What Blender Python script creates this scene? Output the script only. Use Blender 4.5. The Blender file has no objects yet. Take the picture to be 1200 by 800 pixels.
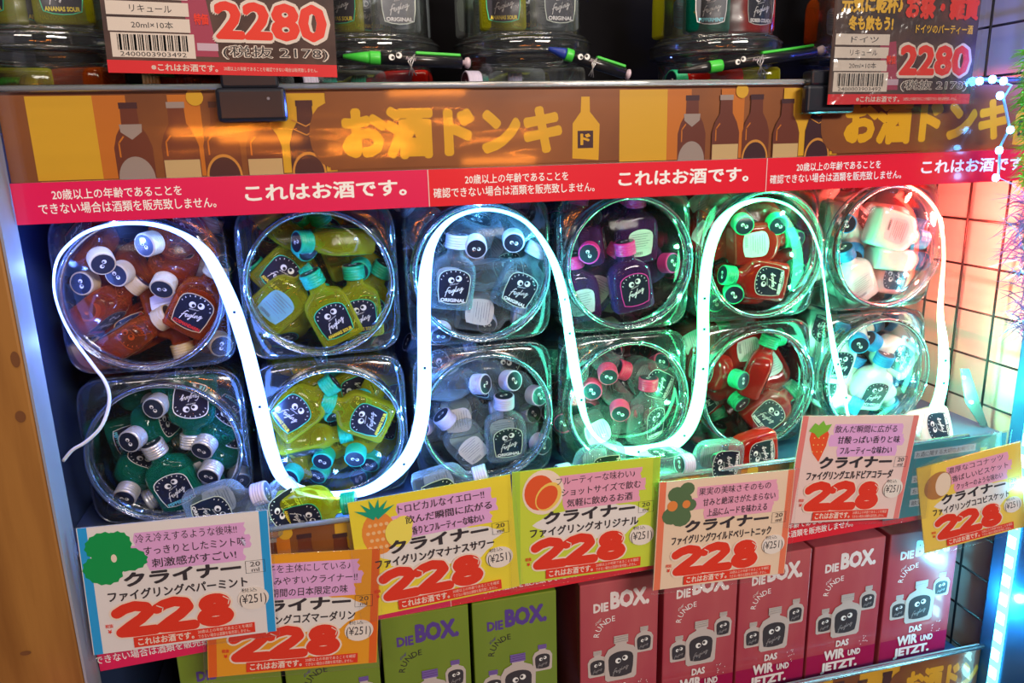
import bpy, bmesh, math, random
from mathutils import Vector, Matrix
random.seed(7)
scene = bpy.context.scene
COL = scene.collection
PI = math.pi
Z0 = 1.40                                   # height of the lens above the floor

# ------------------------------------------------------------------ camera
F_PX, YAW, PITCH, ROLL = 899.83, .234514, .249343, -.0273594
cy, sy, cp, sp = math.cos(YAW), math.sin(YAW), math.cos(PITCH), math.sin(PITCH)
fwd = Vector((sy*cp, cy*cp, -sp)); rgt = Vector((cy, -sy, 0)); upv = rgt.cross(fwd)
r2 = rgt*math.cos(ROLL) + upv*math.sin(ROLL); u2 = -rgt*math.sin(ROLL) + upv*math.cos(ROLL)
cam_d = bpy.data.cameras.new('camera'); cam = bpy.data.objects.new('camera', cam_d); COL.objects.link(cam)
cam_d.sensor_width = 36; cam_d.lens = F_PX/1200*36; cam_d.clip_start = .02
M = Matrix((r2, u2, -fwd)).transposed().to_4x4(); M.translation = Vector((0, 0, Z0)); cam.matrix_world = M
scene.camera = cam

def at(px, py, Y):                           # a place on the upright plane at depth Y
    d = r2*((px-600)/F_PX) + u2*(-(py-400)/F_PX) + fwd
    d = d*(Y/d.y); return Vector((d.x, d.y, d.z+Z0))

# ------------------------------------------------------------------ world, lamps, exposure
scene.view_settings.view_transform = 'Standard'; scene.view_settings.look = 'None'
scene.view_settings.exposure = 0.0; scene.view_settings.gamma = 1
try:
    scene.cycles.use_denoising = True
    scene.cycles.transparent_max_bounces = 40; scene.cycles.max_bounces = 10
    scene.cycles.caustics_reflective = False; scene.cycles.caustics_refractive = False
    scene.cycles.sample_clamp_indirect = 4.0
except Exception: pass
w = bpy.data.worlds.new('store_air'); scene.world = w; w.use_nodes = True
w.node_tree.nodes['Background'].inputs[0].default_value = (.35, .38, .5, 1)
w.node_tree.nodes['Background'].inputs[1].default_value = .05
def area(name, loc, target, sx, sz, power, col):
    l = bpy.data.lights.new(name, 'AREA'); l.shape = 'RECTANGLE'; l.size = sx; l.size_y = sz; l.energy = power; l.color = col
    o = bpy.data.objects.new(name, l); COL.objects.link(o); o.location = loc
    o.rotation_euler = (Vector(target)-Vector(loc)).to_track_quat('-Z', 'Y').to_euler()
area('ceiling_tube', (.95, -1.5, 2.25), (.35, .6, 1.05), 1.0, .25, 43, (1, .90, .80))
area('ceiling_tube', (-.7, -1.3, 2.3), (.1, .6, 1.0), .8, .2, 8, (1, .88, .78))
area('top_shelf_fill', (.15, .35, Z0+.62), (.15, .72, Z0+.10), .9, .05, 3.2, (1, .80, .58))  # added warm fill that brightens the tubs, not a store fixture
def bulb(name, loc, power, col, r=.01):
    l = bpy.data.lights.new(name, 'POINT'); l.energy = power; l.color = col; l.shadow_soft_size = r
    o = bpy.data.objects.new(name, l); COL.objects.link(o); o.location = loc
bulb('red_fill', (.640, .662, Z0-.085), 4.2, (1, .07, .05))  # unseen red fill, added to redden the right wall
bulb('cyan_fill', (.688, .600, Z0-.36), .5, (.1, .7, 1), .004); bulb('cyan_fill', (.688, .600, Z0-.50), .6, (.1, .7, 1), .004); bulb('cyan_fill', (.688, .600, Z0-.22), .3, (.1, .8, 1), .004)  # added cyan fills beside the cyan strip, tinting wall and cartons
bulb('green_fill', (.655, .645, Z0-.27), .55, (.1, 1, .45), .004)  # added green fill that gives the wall behind the grid a mint cast
for (px, py) in ((250, 155), (305, 163), (500, 108), (585, 188), (430, 172)):      # orange fairy lights strung across the aisle behind the lens
    p = at(px, py, .625); d = Vector((p.x, p.y, p.z-Z0)); k = 1.5/d.y; q = p+Vector((d.x, -d.y, d.z))*k; area('orange_tube_light', q, (p.x, p.y, p.z), .20, .014, .42, (1, .26, .02))
bulb('blue_fill', (.645, .585, Z0+.065), 1.3, (.08, .14, 1))  # added blue fill for the upper right wall and banner end

# ------------------------------------------------------------------ materials
MC = {}
def mat(name, col=(.8, .8, .8), rough=.5, metal=0, emit=None, es=0, coat=0, spec=.5, alpha=1):
    if name in MC: return MC[name]
    m = bpy.data.materials.new(name); m.use_nodes = True; b = m.node_tree.nodes['Principled BSDF']
    b.inputs['Base Color'].default_value = (*col, 1); b.inputs['Roughness'].default_value = rough
    b.inputs['Metallic'].default_value = metal; b.inputs['Coat Weight'].default_value = coat
    b.inputs['Specular IOR Level'].default_value = spec; b.inputs['Coat Roughness'].default_value = .06
    if emit: b.inputs['Emission Color'].default_value = (*emit, 1); b.inputs['Emission Strength'].default_value = es
    MC[name] = m; return m
def nodes(m): return m.node_tree.nodes, m.node_tree.links
def noisy(m, c1, c2, scale=8, stretch=(1, 1, 1), bump=0, detail=4):
    n, l = nodes(m); b = n['Principled BSDF']; tc = n.new('ShaderNodeTexCoord'); mp = n.new('ShaderNodeMapping')
    mp.inputs['Scale'].default_value = stretch; nz = n.new('ShaderNodeTexNoise'); nz.inputs['Scale'].default_value = scale
    nz.inputs['Detail'].default_value = detail; cr = n.new('ShaderNodeValToRGB')
    cr.color_ramp.elements[0].position = .35; cr.color_ramp.elements[1].position = .65
    cr.color_ramp.elements[0].color = (*c1, 1); cr.color_ramp.elements[1].color = (*c2, 1)
    l.new(tc.outputs['Object'], mp.inputs[0]); l.new(mp.outputs[0], nz.inputs[0]); l.new(nz.outputs[0], cr.inputs[0]); l.new(cr.outputs[0], b.inputs['Base Color'])
    if bump:
        bp = n.new('ShaderNodeBump'); bp.inputs['Strength'].default_value = bump; bp.inputs['Distance'].default_value = .002
        l.new(nz.outputs[0], bp.inputs['Height']); l.new(bp.outputs[0], b.inputs['Normal'])
    return m
def bumpy(m, scale, strength, dist=.001, stretch=(1, 1, 1)):
    n, l = nodes(m); tc = n.new('ShaderNodeTexCoord'); mp = n.new('ShaderNodeMapping'); mp.inputs['Scale'].default_value = stretch
    nz = n.new('ShaderNodeTexNoise'); nz.inputs['Scale'].default_value = scale; nz.inputs['Detail'].default_value = 2
    bp = n.new('ShaderNodeBump'); bp.inputs['Strength'].default_value = strength; bp.inputs['Distance'].default_value = dist
    l.new(tc.outputs['Object'], mp.inputs[0]); l.new(mp.outputs[0], nz.inputs[0]); l.new(nz.outputs[0], bp.inputs['Height'])
    for x in list(n):
        if 'Normal' in x.inputs and x.type in ('BSDF_PRINCIPLED', 'BSDF_GLOSSY', 'FRESNEL', 'LAYER_WEIGHT') : l.new(bp.outputs[0], x.inputs['Normal'])
    return m
def clear(name, tint=(.97, .98, 1), base=.03, gain=1.0, rough=.04, haze=.03, bump=None):
    if name in MC: return MC[name]
    m = bpy.data.materials.new(name); m.use_nodes = True; n, l = nodes(m); n.clear()
    out = n.new('ShaderNodeOutputMaterial'); tr = n.new('ShaderNodeBsdfTransparent'); tr.inputs[0].default_value = (*tint, 1)
    gl = n.new('ShaderNodeBsdfGlossy'); gl.inputs['Roughness'].default_value = rough; gl.inputs[0].default_value = (1, 1, 1, 1)
    fr = n.new('ShaderNodeFresnel'); fr.inputs['IOR'].default_value = 1.5
    ma = n.new('ShaderNodeMath'); ma.operation = 'MULTIPLY_ADD'; ma.inputs[1].default_value = gain; ma.inputs[2].default_value = base; ma.use_clamp = True
    mx = n.new('ShaderNodeMixShader'); df = n.new('ShaderNodeBsdfDiffuse'); df.inputs[0].default_value = (.8, .88, .95, 1); m2 = n.new('ShaderNodeMixShader')
    m2.inputs[0].default_value = haze
    l.new(fr.outputs[0], ma.inputs[0]); l.new(ma.outputs[0], mx.inputs[0]); l.new(tr.outputs[0], m2.inputs[1]); l.new(df.outputs[0], m2.inputs[2])
    l.new(m2.outputs[0], mx.inputs[1]); l.new(gl.outputs[0], mx.inputs[2]); l.new(mx.outputs[0], out.inputs[0])
    MC[name] = m
    if bump: bumpy(m, *bump)
    return m
def liquid(name, col, solid, tint=None):     # a filled bottle: tinted see-through body with glossy skin
    if name in MC: return MC[name]
    m = bpy.data.materials.new(name); m.use_nodes = True; n, l = nodes(m); b = n['Principled BSDF']; out = n['Material Output']
    b.inputs['Base Color'].default_value = (*col, 1); b.inputs['Roughness'].default_value = .07; b.inputs['Coat Weight'].default_value = .6; b.inputs['Coat Roughness'].default_value = .03
    tr = n.new('ShaderNodeBsdfTransparent'); tr.inputs[0].default_value = (*(tint or col), 1)
    lw = n.new('ShaderNodeLayerWeight'); lw.inputs[0].default_value = .45
    ma = n.new('ShaderNodeMath'); ma.operation = 'MULTIPLY_ADD'; ma.inputs[1].default_value = .75; ma.inputs[2].default_value = solid; ma.use_clamp = True
    mx = n.new('ShaderNodeMixShader'); l.new(lw.outputs['Facing'], ma.inputs[0]); l.new(ma.outputs[0], mx.inputs[0])
    l.new(tr.outputs[0], mx.inputs[1]); l.new(b.outputs[0], mx.inputs[2]); l.new(mx.outputs[0], out.inputs[0])
    MC[name] = m; return m
def glow(name, col, s): return mat(name, (.02, .02, .02), .4, emit=col, es=s)
WHITE = mat('white_print', (.86, .86, .86), .45); BLACK = mat('black_print', (.012, .012, .016), .45)
NAVY = mat('navy_print', (.008, .010, .028), .32, coat=.5)
PLASTIC = clear('clear_plastic', (.97, .98, 1), .035, 1.4, .13, .02, (26, .35, .004))
LIDFACE = clear('clear_lid_face', (.985, .99, 1), .0, .12, .08, .006, (18, .2, .003))
PLASTIC2 = clear('clear_plastic_rim', (.93, .96, 1), .05, 1.0, .06, .025, (40, .25, .002))
SLEEVE = clear('clear_sleeve', (.99, .99, 1), .01, .35, .06, .006)

# ------------------------------------------------------------------ object helpers
def tag(o, label=None, cat=None, group=None, kind=None):
    for k, v in (('label', label), ('category', cat), ('group', group), ('kind', kind)):
        if v: o[k] = v
    return o
def empty(name, loc=(0, 0, 0), rot=None, **k):
    o = bpy.data.objects.new(name, None); COL.objects.link(o); o.empty_display_size = .01; o.location = loc
    if rot is not None: o.rotation_mode = 'QUATERNION'; o.rotation_quaternion = rot.to_quaternion() if isinstance(rot, Matrix) else rot
    return tag(o, **k)
def link(name, me, parent=None, loc=None, **k):
    o = bpy.data.objects.new(name, me); COL.objects.link(o)
    if parent: o.parent = parent
    if loc is not None: o.location = loc
    return tag(o, **k)
class MB:                                     # collects shapes, becomes one mesh
    def __init__(s): s.v = []; s.f = []; s.m = []; s.sm = []
    def add(s, vs, fs, mi=0, smooth=False):
        n = len(s.v); s.v += [tuple(v) for v in vs]; s.f += [tuple(i+n for i in f) for f in fs]; s.m += [mi]*len(fs); s.sm += [smooth]*len(fs)
    def box(s, a, b, mi=0):
        x0, y0, z0 = a; x1, y1, z1 = b
        s.add([(x0,y0,z0),(x1,y0,z0),(x1,y1,z0),(x0,y1,z0),(x0,y0,z1),(x1,y0,z1),(x1,y1,z1),(x0,y1,z1)],
              [(0,3,2,1),(4,5,6,7),(0,1,5,4),(1,2,6,5),(2,3,7,6),(3,0,4,7)], mi)
    def loft(s, rings, mi=0, cap0=True, cap1=True, smooth=True):
        n = len(rings[0]); vs = [p for r in rings for p in r]; fs = []
        for i in range(len(rings)-1):
            for j in range(n):
                a = i*n+j; b = i*n+(j+1) % n; fs.append((a, b, b+n, a+n))
        s.add(vs, fs, mi, smooth)
        base = len(s.v)-len(vs)
        if cap0: s.f.append(tuple(base+j for j in reversed(range(n)))); s.m.append(mi); s.sm.append(False)
        if cap1: s.f.append(tuple(base+len(vs)-n+j for j in range(n))); s.m.append(mi); s.sm.append(False)
    def lathe(s, prof, n=24, mi=0, axis='z', c=(0, 0, 0), cap0=True, cap1=True, smooth=True):
        R = []
        for r, h in prof:
            ring = []
            for j in range(n):
                a = 2*PI*j/n; p = (r*math.cos(a), r*math.sin(a), h)
                if axis == 'y': p = (p[0], h, -p[1])
                if axis == 'x': p = (h, p[0], p[1])
                ring.append((p[0]+c[0], p[1]+c[1], p[2]+c[2]))
            R.append(ring)
        s.loft(R, mi, cap0, cap1, smooth)
    def tube(s, pts, r, n=8, mi=0, closed=False):
        pts = [Vector(p) for p in pts]; R = []
        for i, p in enumerate(pts):
            t = (pts[(i+1) % len(pts)] - pts[i-1]) if closed or 0 < i < len(pts)-1 else (pts[1]-pts[0] if i == 0 else pts[-1]-pts[-2])
            t.normalize(); u = t.cross(Vector((0, 1, .13))).normalized(); v = t.cross(u)
            rr = r[i] if isinstance(r, (list, tuple)) else r
            R.append([p+u*rr*math.cos(2*PI*j/n)+v*rr*math.sin(2*PI*j/n) for j in range(n)])
        if closed: R.append(R[0])
        s.loft(R, mi, not closed, not closed)
    def mesh(s, name, mats):
        me = bpy.data.meshes.new(name); me.from_pydata(s.v, [], s.f)
        for m in mats: me.materials.append(m)
        me.polygons.foreach_set('material_index', s.m); me.polygons.foreach_set('use_smooth', s.sm); me.update(); return me
    def build(s, name, mats, parent=None, loc=None, **k):
        return link(name, s.mesh(name, mats if isinstance(mats, (list, tuple)) else [mats]), parent, loc, **k)
def bevel(o, wd, seg=2):
    b = o.modifiers.new('bevel', 'BEVEL'); b.width = wd; b.segments = seg; b.limit_method = 'ANGLE'; return o

GC = {}
def glyphs(s, weight=0, shear=0):
    k = (s, weight, shear)
    if k in GC: return GC[k]
    c = bpy.data.curves.new('t', 'FONT'); c.body = s; c.size = 1; c.shear = shear; c.resolution_u = 2
    o = bpy.data.objects.new('t', c); COL.objects.link(o); bpy.context.view_layer.update()
    dg = bpy.context.evaluated_depsgraph_get(); e = o.evaluated_get(dg); me = e.to_mesh()
    vs = [(v.co.x, v.co.y) for v in me.vertices]; fs = [tuple(p.vertices) for p in me.polygons]; e.to_mesh_clear()
    bpy.data.objects.remove(o); bpy.data.curves.remove(c)
    xs = [v[0] for v in vs] or [0, 1]; ys = [v[1] for v in vs] or [0, 1]
    GC[k] = (vs, fs, (min(xs), max(xs), min(ys), max(ys))); return GC[k]

class Sheet:                                  # flat print: x right, y up, facing -Y, ink layers a hair apart
    STEP = .00003
    def __init__(s, ox=0, oy=0, sx=1, sy=1, y0=0):
        s.v = []; s.f = []; s.m = []; s.mats = []; s.z = 0; s.o = (ox, oy, sx, sy); s.y0 = y0; s.xf = None
    def _mi(s, m):
        if m not in s.mats: s.mats.append(m)
        return s.mats.index(m)
    def put(s, vs, fs, m, up=True):
        if up: s.z += s.STEP
        n = len(s.v); ox, oy, sx, sy = s.o
        for (x, y) in vs:
            if s.xf: x, y = s.xf(x, y)
            s.v.append((ox+x*sx, s.y0-s.z, oy+y*sy))
        s.f += [tuple(i+n for i in f) for f in fs]; s.m += [s._mi(m)]*len(fs)
    def poly(s, pts, m, up=True): s.put(pts, [tuple(range(len(pts)))], m, up)
    def rect(s, x0, y0, x1, y1, m, up=True): s.poly([(x0, y0), (x1, y0), (x1, y1), (x0, y1)], m, up)
    def disc(s, x, y, r, m, ry=None, n=16, a0=0, a1=2*PI, rot=0):
        ry = ry or r; P = []
        for i in range(n+(0 if a1-a0 > 6.2 else 1)):
            a = a0+(a1-a0)*i/n; u, v = r*math.cos(a), ry*math.sin(a); P.append((x+u*math.cos(rot)-v*math.sin(rot), y+u*math.sin(rot)+v*math.cos(rot)))
        s.poly(P, m)
    def stroke(s, pts, wd, m, up=True):
        vs = []; fs = []
        for i in range(len(pts)-1):
            (x0, y0), (x1, y1) = pts[i], pts[i+1]; dx, dy = x1-x0, y1-y0; L = math.hypot(dx, dy) or 1e-9; nx, ny = -dy/L*wd/2, dx/L*wd/2; ex, ey = dx/L*wd*.3, dy/L*wd*.3
            n = len(vs); vs += [(x0+nx-ex, y0+ny-ey), (x0-nx-ex, y0-ny-ey), (x1-nx+ex, y1-ny+ey), (x1+nx+ex, y1+ny+ey)]; fs.append((n, n+1, n+2, n+3))
        s.put(vs, fs, m, up)
    def text(s, t, x0, y0, x1, y1, m, weight=0, shear=0, tilt=0, up=True, keep=False):
        vs, fs, (a, b, c, d) = glyphs(t, 0, shear); weight = max(weight, 0); kx = (x1-x0)/max(b-a+2*weight, 1e-6); ky = (y1-y0)/max(d-c+2*weight, 1e-6)
        a -= weight; c -= weight; n = 0 if weight <= 0 else (4 if weight < .02 else 6 if weight < .04 else 12)
        if up: s.z += s.STEP
        for q in range(n+1 if n == 0 or weight > .05 else n):   # heavier weights: the word struck several times, a hair apart
            ox, oy = (0, 0) if q == n else (weight*math.cos(2*PI*q/n+.4), weight*math.sin(2*PI*q/n+.4)); P = []
            for (x, y) in vs:
                X = x0+(x+ox-a)*kx; Y = y0+(y+oy-c)*ky+(X-x0)*tilt; P.append((X, Y))
            s.z += 1e-6; s.put(P, fs, m, False)
    def fat(s, pts, wd, m, up=True):          # felt-pen line with round joints
        if up: s.z += s.STEP
        for i, (x, y) in enumerate(pts):
            s.z += 1e-6; s.put([(x+wd/2*math.cos(2*PI*j/14), y+wd/2*math.sin(2*PI*j/14)) for j in range(14)], [tuple(range(14))], m, False)
            if i: s.z += 1e-6; dx, dy = x-pts[i-1][0], y-pts[i-1][1]; L = math.hypot(dx, dy) or 1e-9; nx, ny = -dy/L*wd/2, dx/L*wd/2; s.put([(x+nx, y+ny), (pts[i-1][0]+nx, pts[i-1][1]+ny), (pts[i-1][0]-nx, pts[i-1][1]-ny), (x-nx, y-ny)], [(0, 1, 2, 3)], m, False)
    def build(s, name, parent=None, loc=None, back=None, **k):
        me = bpy.data.meshes.new(name); me.from_pydata(s.v, [], s.f)
        for m in s.mats: me.materials.append(m)
        me.polygons.foreach_set('material_index', s.m); me.update()
        return link(name, me, parent, loc, **k)
def fix_normals(me):
    bm = bmesh.new(); bm.from_mesh(me); bmesh.ops.recalc_face_normals(bm, faces=bm.faces); bm.to_mesh(me); bm.free()

# ================================================================== the setting
def zz(z): return z+Z0
b = MB(); b.box((-2.5, -2.5, -.02), (3, 1.6, 0)); tag(b.build('floor', noisy(mat('floor_vinyl', rough=.4), (.22, .2, .19), (.3, .28, .26), 3)), kind='structure')
b = MB(); b.box((-2.5, .97, 0), (3, 1.05, 2.6)); tag(b.build('wall_back', mat('dark_wall', (.03, .035, .06), .7)), kind='structure')
b = MB(); b.box((.722, .62, 0), (.80, .97, 2.6)); wr = b.build('wall_right', noisy(mat('cream_board', rough=.55), (.56, .53, .48), (.64, .62, .57), 3, (1, 4, .6)))
tag(wr, kind='structure')

# ================================================================== shelving
SHELF = [(.040, 'top shelf board carrying the clear tubs above the amber banner'), (-.316, 'middle shelf board under the two rows of bottle jars'), (-.600, 'bottom shelf board under the printed cartons')]
metal = mat('shelf_metal', (.06, .09, .20), .45, .3)
for z, lb in SHELF:
    b = MB(); b.box((-.235, .632, zz(z-.022)), (.697, .93, zz(z))); o = b.build('shelf_board', metal); tag(o, lb, 'shelf')
b = MB(); b.box((-.235, .932, .45), (.70, .945, zz(.45))); tag(b.build('back_panel', mat('back_blue', (.10, .15, .28), .5)), 'dark blue back panel of the shelving behind the jars', 'panel')
b = MB(); b.box((-.252, .63, .45), (-.238, .93, zz(.018))); tag(b.build('side_panel', mat('side_blue', (.04, .07, .18), .5)), 'dark metal side panel between wooden post and jars', 'panel')

# wooden post at the left
post = empty('wooden_post', (-.235, .608, 0)); tag(post, 'pine post with knots at the left edge, blue light painted on its inner face', 'post')
pine = mat('pine', rough=.5); n, l = nodes(pine)
noisy(pine, (.22, .085, .016), (.34, .15, .032), 5, (9, 9, .9), .25, 6)
b = MB(); b.box((-.052, -.014, .5), (.0195, .016, 2.0)); o = b.build('timber', pine, post); bevel(o, .002)
b = MB(); b.box((.0197, -.0135, .5), (.0215, .0155, 2.0)); b.build('lit_face', noisy(mat('pine_lit_blue', rough=.6), (.26, .26, .33), (.36, .36, .43), 14, (1, 1, .4)), post, label='inner face of the post, blue light put into its colour')  # same pine as the front; bluish light on this side is in its colour
knot = mat('knot', (.16, .06, .02), .5)
for (px, py, rx, rz) in [(24, 488, .0035, .0045), (18, 421, .003, .006), (30, 765, .004, .002)]:
    p = at(px, py, .5935); s_ = Sheet()
    s_.disc(0, 0, rx, knot, rz, 14); s_.build('knot', post, p-Vector((-.235, .608, 0)))
b = MB(); p0 = at(4, 745, .56); b.box((p0.x-.003, .555, .6), (p0.x+.003, .575, 1.0)); tag(b.build('edge_strip', mat('magenta_plastic', (.75, .02, .35), .4, emit=(.8, .02, .35), es=.3)), 'magenta strip at the lower left edge beside the pine post', 'strip')  # plastic trim given a faint glow of its own

# right upright with its strip of cyan lights
up = empty('shelf_upright', (.70, .60, 0)); tag(up, 'blue metal upright at the right edge carrying the cyan light strip', 'upright')
b = MB(); b.box((0, -.035, .4), (.05, .032, 1.62)); o = b.build('post', mat('upright_blue', (.04, .16, .38), .25, .4), up); bevel(o, .002)

# wire grid panel
gp = empty('wire_grid_panel', (.70, .8, zz(0))); tag(gp, 'black wire grid panel at the right against the lit wall', 'grid')
wire = mat('black_wire', (.012, .012, .014), .35, .2)
b = MB(); b.tube([(0, 0, -.80), (0, 0, .35)], .0013, 8); wv = b.mesh('wire', [wire])
b = MB(); b.tube([(0.0026, -.17, 0), (0.0026, .13, 0)], .0013, 8); wh = b.mesh('wire', [wire])
for i in range(6): link('wire', wv, gp, (0, .670+.05*i-.8, 0))
for i in range(21): link('wire', wh, gp, (0, 0, .209-.0505*i+.0005))

# ================================================================== bottles
def se_ring(a, d, z, n=28, e=5.0):
    R = []
    for j in range(n):
        t = 2*PI*j/n; c_, s_ = math.cos(t), math.sin(t); R.append((a*math.copysign(abs(c_)**(2/e), c_), d*math.copysign(abs(s_)**(2/e), s_), z))
    return R
def body_mesh(m):
    b = MB()
    prof = [(.0165, .0090, -.0255, 4), (.0190, .0112, -.0245, 4.5), (.0198, .0119, -.0225, 5), (.0198, .0120, .0, 5), (.0196, .0119, .009, 5), (.0186, .0116, .0145, 4.2), (.0160, .0108, .0185, 3.4),
            (.0115, .0095, .0215, 2.6), (.0082, .0080, .0235, 2), (.0075, .0075, .0260, 2), (.0078, .0078, .0275, 2), (.0072, .0072, .0290, 2), (.0072, .0072, .032, 2)]
    b.loft([se_ring(a, d, z, 28, e) for a, d, z, e in prof]); return b.mesh('body', [m])
def cap_mesh(m):
    b = MB(); pr = [(.0082, .0290), (.0097, .0293)]
    for k in range(4): z = .0300+k*.0022; pr += [(.0099, z), (.0099, z+.0012), (.0093, z+.0017)]
    pr += [(.0099, .0392), (.0099, .0408), (.0092, .0416)]
    b.lathe(pr, 24); me = b.mesh('cap', [m]); return me
FEIG = [  # handwritten word, one pen run per letter, on a 100 x 40 field
 [(4,2),(8,14),(13,30),(20,38),(27,36)], [(4,20),(12,22),(22,25)], [(22,16),(28,20),(27,25),(22,23),(22,16),(27,11),(33,16)], [(33,16),(35,23),(35,13),(40,16)],
 [(48,24),(42,22),(41,15),(46,14),(49,24),(47,8),(42,0),(39,4),(50,14)], [(50,14),(57,30),(59,36),(55,28),(55,14),(60,15)], [(61,15),(63,23),(63,13),(67,16)],
 [(67,14),(69,24),(73,24),(74,14),(79,16)], [(88,25),(82,24),(81,16),(86,16),(89,26),(88,10),(83,2),(80,6),(96,20)]]
KLN = "kleiner"
def eyes(S, cx, cy_, k, m_dark=NAVY):
    for dx, dy, px_, py_ in ((-3.4, -.9, .9, -.3), (2.9, .9, -.9, .4)):
        S.disc(cx+dx*k, cy_+dy*k, 2.6*k, WHITE, n=18); S.disc(cx+(dx+px_)*k, cy_+(dy+py_)*k, 1.35*k, m_dark, n=12)
def label_outline(w_, h_, n=10):              # straight sides, arched top, barely rounded bottom
    P = [(-w_*.86, -h_*.86), (-w_*.45, -h_*.97), (0, -h_), (w_*.45, -h_*.97), (w_*.86, -h_*.86), (w_*.97, -h_*.3), (w_, h_*.45)]
    for i in range(1, n): a = PI*i/n; P.append((w_*.97*math.cos(a), h_*.55+h_*.45*math.sin(a)))
    P.append((-w_, h_*.45)); P.append((-w_*.97, -h_*.3)); return P
def label_mesh(name, txt, tcol, border, bg=NAVY, detail=True):
    S = Sheet(y0=-.0122, oy=-.0035)
    S.poly(label_outline(.0146, .0160), border); S.poly(label_outline(.0139, .0153), bg)
    eyes(S, .0005, .0068, .00105)
    for i in range(9):
        a = PI*(.06+.88*i/8); x, y = .0118*math.cos(a), .0042+.0095*math.sin(a); S.stroke([(x, y), (x*1.07, y*1.07+.0001)], .0006, WHITE)
    k = .000175
    for run in FEIG: S.stroke([((x-50)*k+.0006, (y-20)*k*1.25-.0030+(x-50)*k*.28) for x, y in run], .00055, WHITE, up=False)
    S.z += S.STEP
    S.text(KLN, -.004, .0012, .004, .0026, WHITE, .0, .3, .25)
    if txt: S.text(txt, -.0112, -.0137, .0114, -.0104, tcol, .045)
    o = S.build(name); me = o.data; bpy.data.objects.remove(o); return me
def back_mesh(name, bg, ink):
    S = Sheet(y0=0, oy=-.004)
    S.poly([(x, y) for x, y in label_outline(.0125, .0135)], bg)
    for i in range(7):
        S.rect(-.0095, .0085-i*.0024, .0095-(i % 3)*.002, .0092-i*.0024, ink, up=False)
    for i in range(12): S.rect(-.009+i*.0009, -.0115, -.009+i*.0009+.0004*(1+i % 2), -.0085, ink, up=False)
    S.z += S.STEP
    # turned to the rear face
    S.v = [(-x, .0122-y, z) for x, y, z in S.v]
    o = S.build(name); me = o.data; bpy.data.objects.remove(o); return me
def sticker_mesh(name, ring):
    S = Sheet(y0=0)
    S.disc(0, 0, .0093, ring, n=20); S.disc(0, 0, .0086, NAVY, n=20); eyes(S, 0, 0, .00066)
    S.v = [(x, z, .0417-y) for x, y, z in S.v]
    o = S.build(name); me = o.data; bpy.data.objects.remove(o); return me
def M_(n, c, r=.35, **k): return mat(n, c, r, **k)
FL = {}
def flavour(key, liq, cap, txt, tcol, border, desc):
    FL[key] = dict(body=body_mesh(liq), cap=cap_mesh(cap), label=label_mesh('label', txt, tcol, border), back=back_mesh('back_label', M_(key+'_back', {'s': (.18, .45, .5)}.get(key[0], (.6, .58, .6))), M_('small_print', (.2, .2, .26))),
                   stk=sticker_mesh('cap_sticker', cap), desc=desc)
teal = M_('teal_cap', (.01, .55, .33)); silver = M_('silver_cap', (.75, .74, .74), .28, metal=.5); lilac = M_('lilac_cap', (.62, .58, .78), .35)
brass = M_('ivory_cap', (.62, .46, .24), .35); pink = M_('pink_cap', (.82, .03, .30)); rose = M_('rose_cap', (.80, .05, .14)); gcap = M_('leaf_cap', (.02, .42, .20)); bcap = M_('blue_cap', (.03, .28, .62))
flavour('amber', liquid('amber_liquid', (.46, .075, .008), .20, (.88, .32, .07)), brass, 'COSMANDARIN', M_('red_ink', (.7, .03, .02)), brass, 'amber')
flavour('sour', liquid('sour_liquid', (.52, .54, .015), .26, (.80, .82, .16)), teal, 'ANANAS SOUR', M_('yellow_ink', (.85, .7, .05)), M_('lime_border', (.05, .6, .3)), 'yellow-green')
flavour('clear', liquid('clear_liquid', (.35, .42, .46), .06, (.90, .94, .96)), lilac, 'ORIGINAL', WHITE, M_('pale_border', (.6, .7, .6)), 'colourless')
flavour('purple', liquid('purple_liquid', (.10, .02, .13), .35, (.45, .25, .50)), pink, '', WHITE, M_('pink_border', (.85, .05, .35)), 'dark purple')
flavour('berry', liquid('berry_liquid', (.32, .30, .32), .08, (.88, .84, .86)), rose, 'WILDBERRY', WHITE, M_('rose_border', (.7, .6, .65)), 'clear berry')
flavour('red', liquid('red_liquid', (.55, .014, .008), .42, (.8, .07, .04)), gcap, 'ERDBEER COLADA', WHITE, M_('dim_border', (.6, .55, .5)), 'red')
flavour('white', liquid('white_liquid', (.80, .78, .74), .85), bcap, 'COCO BISCUIT', WHITE, M_('dim_border2', (.6, .6, .62)), 'milky white')
flavour('mint', liquid('mint_liquid', (.0, .20, .14), .30, (.04, .62, .46)), silver, 'PEPPERMINT', M_('mint_ink', (.2, .75, .9)), WHITE, 'green')

def make_bottle(key, loc, mw, label, group):
    f = FL[key]; r = empty('mini_bottle', loc, mw, label=label, cat='bottle', group=group)
    link('body', f['body'], r); link('cap', f['cap'], r); link('label', f['label'], r); link('back_label', f['back'], r); link('cap_sticker', f['stk'], r)
    return r
SPH = [(sx*.0105, 0, z, .0108) for sx in (-1, 1) for z in (-.0145, .0, .0085)] + [(0, 0, -.0145, .0108), (0, 0, .0, .0108), (0, 0, .012, .0105), (0, 0, .0245, .0078), (0, 0, .0335, .0095)]
def pose(ang, el, roll):
    a, e, r = math.radians(ang), math.radians(el), math.radians(roll)
    d = Vector((math.cos(a), 0, math.sin(a))); ax = d*math.cos(e) + Vector((0, -math.sin(e), 0))
    nf = Vector((0, -math.cos(e), 0)) - d*math.sin(e)
    nf = Matrix.Rotation(r, 3, ax) @ nf; x = (-nf).cross(ax)
    return Matrix((x, -nf, ax)).transposed()

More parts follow.
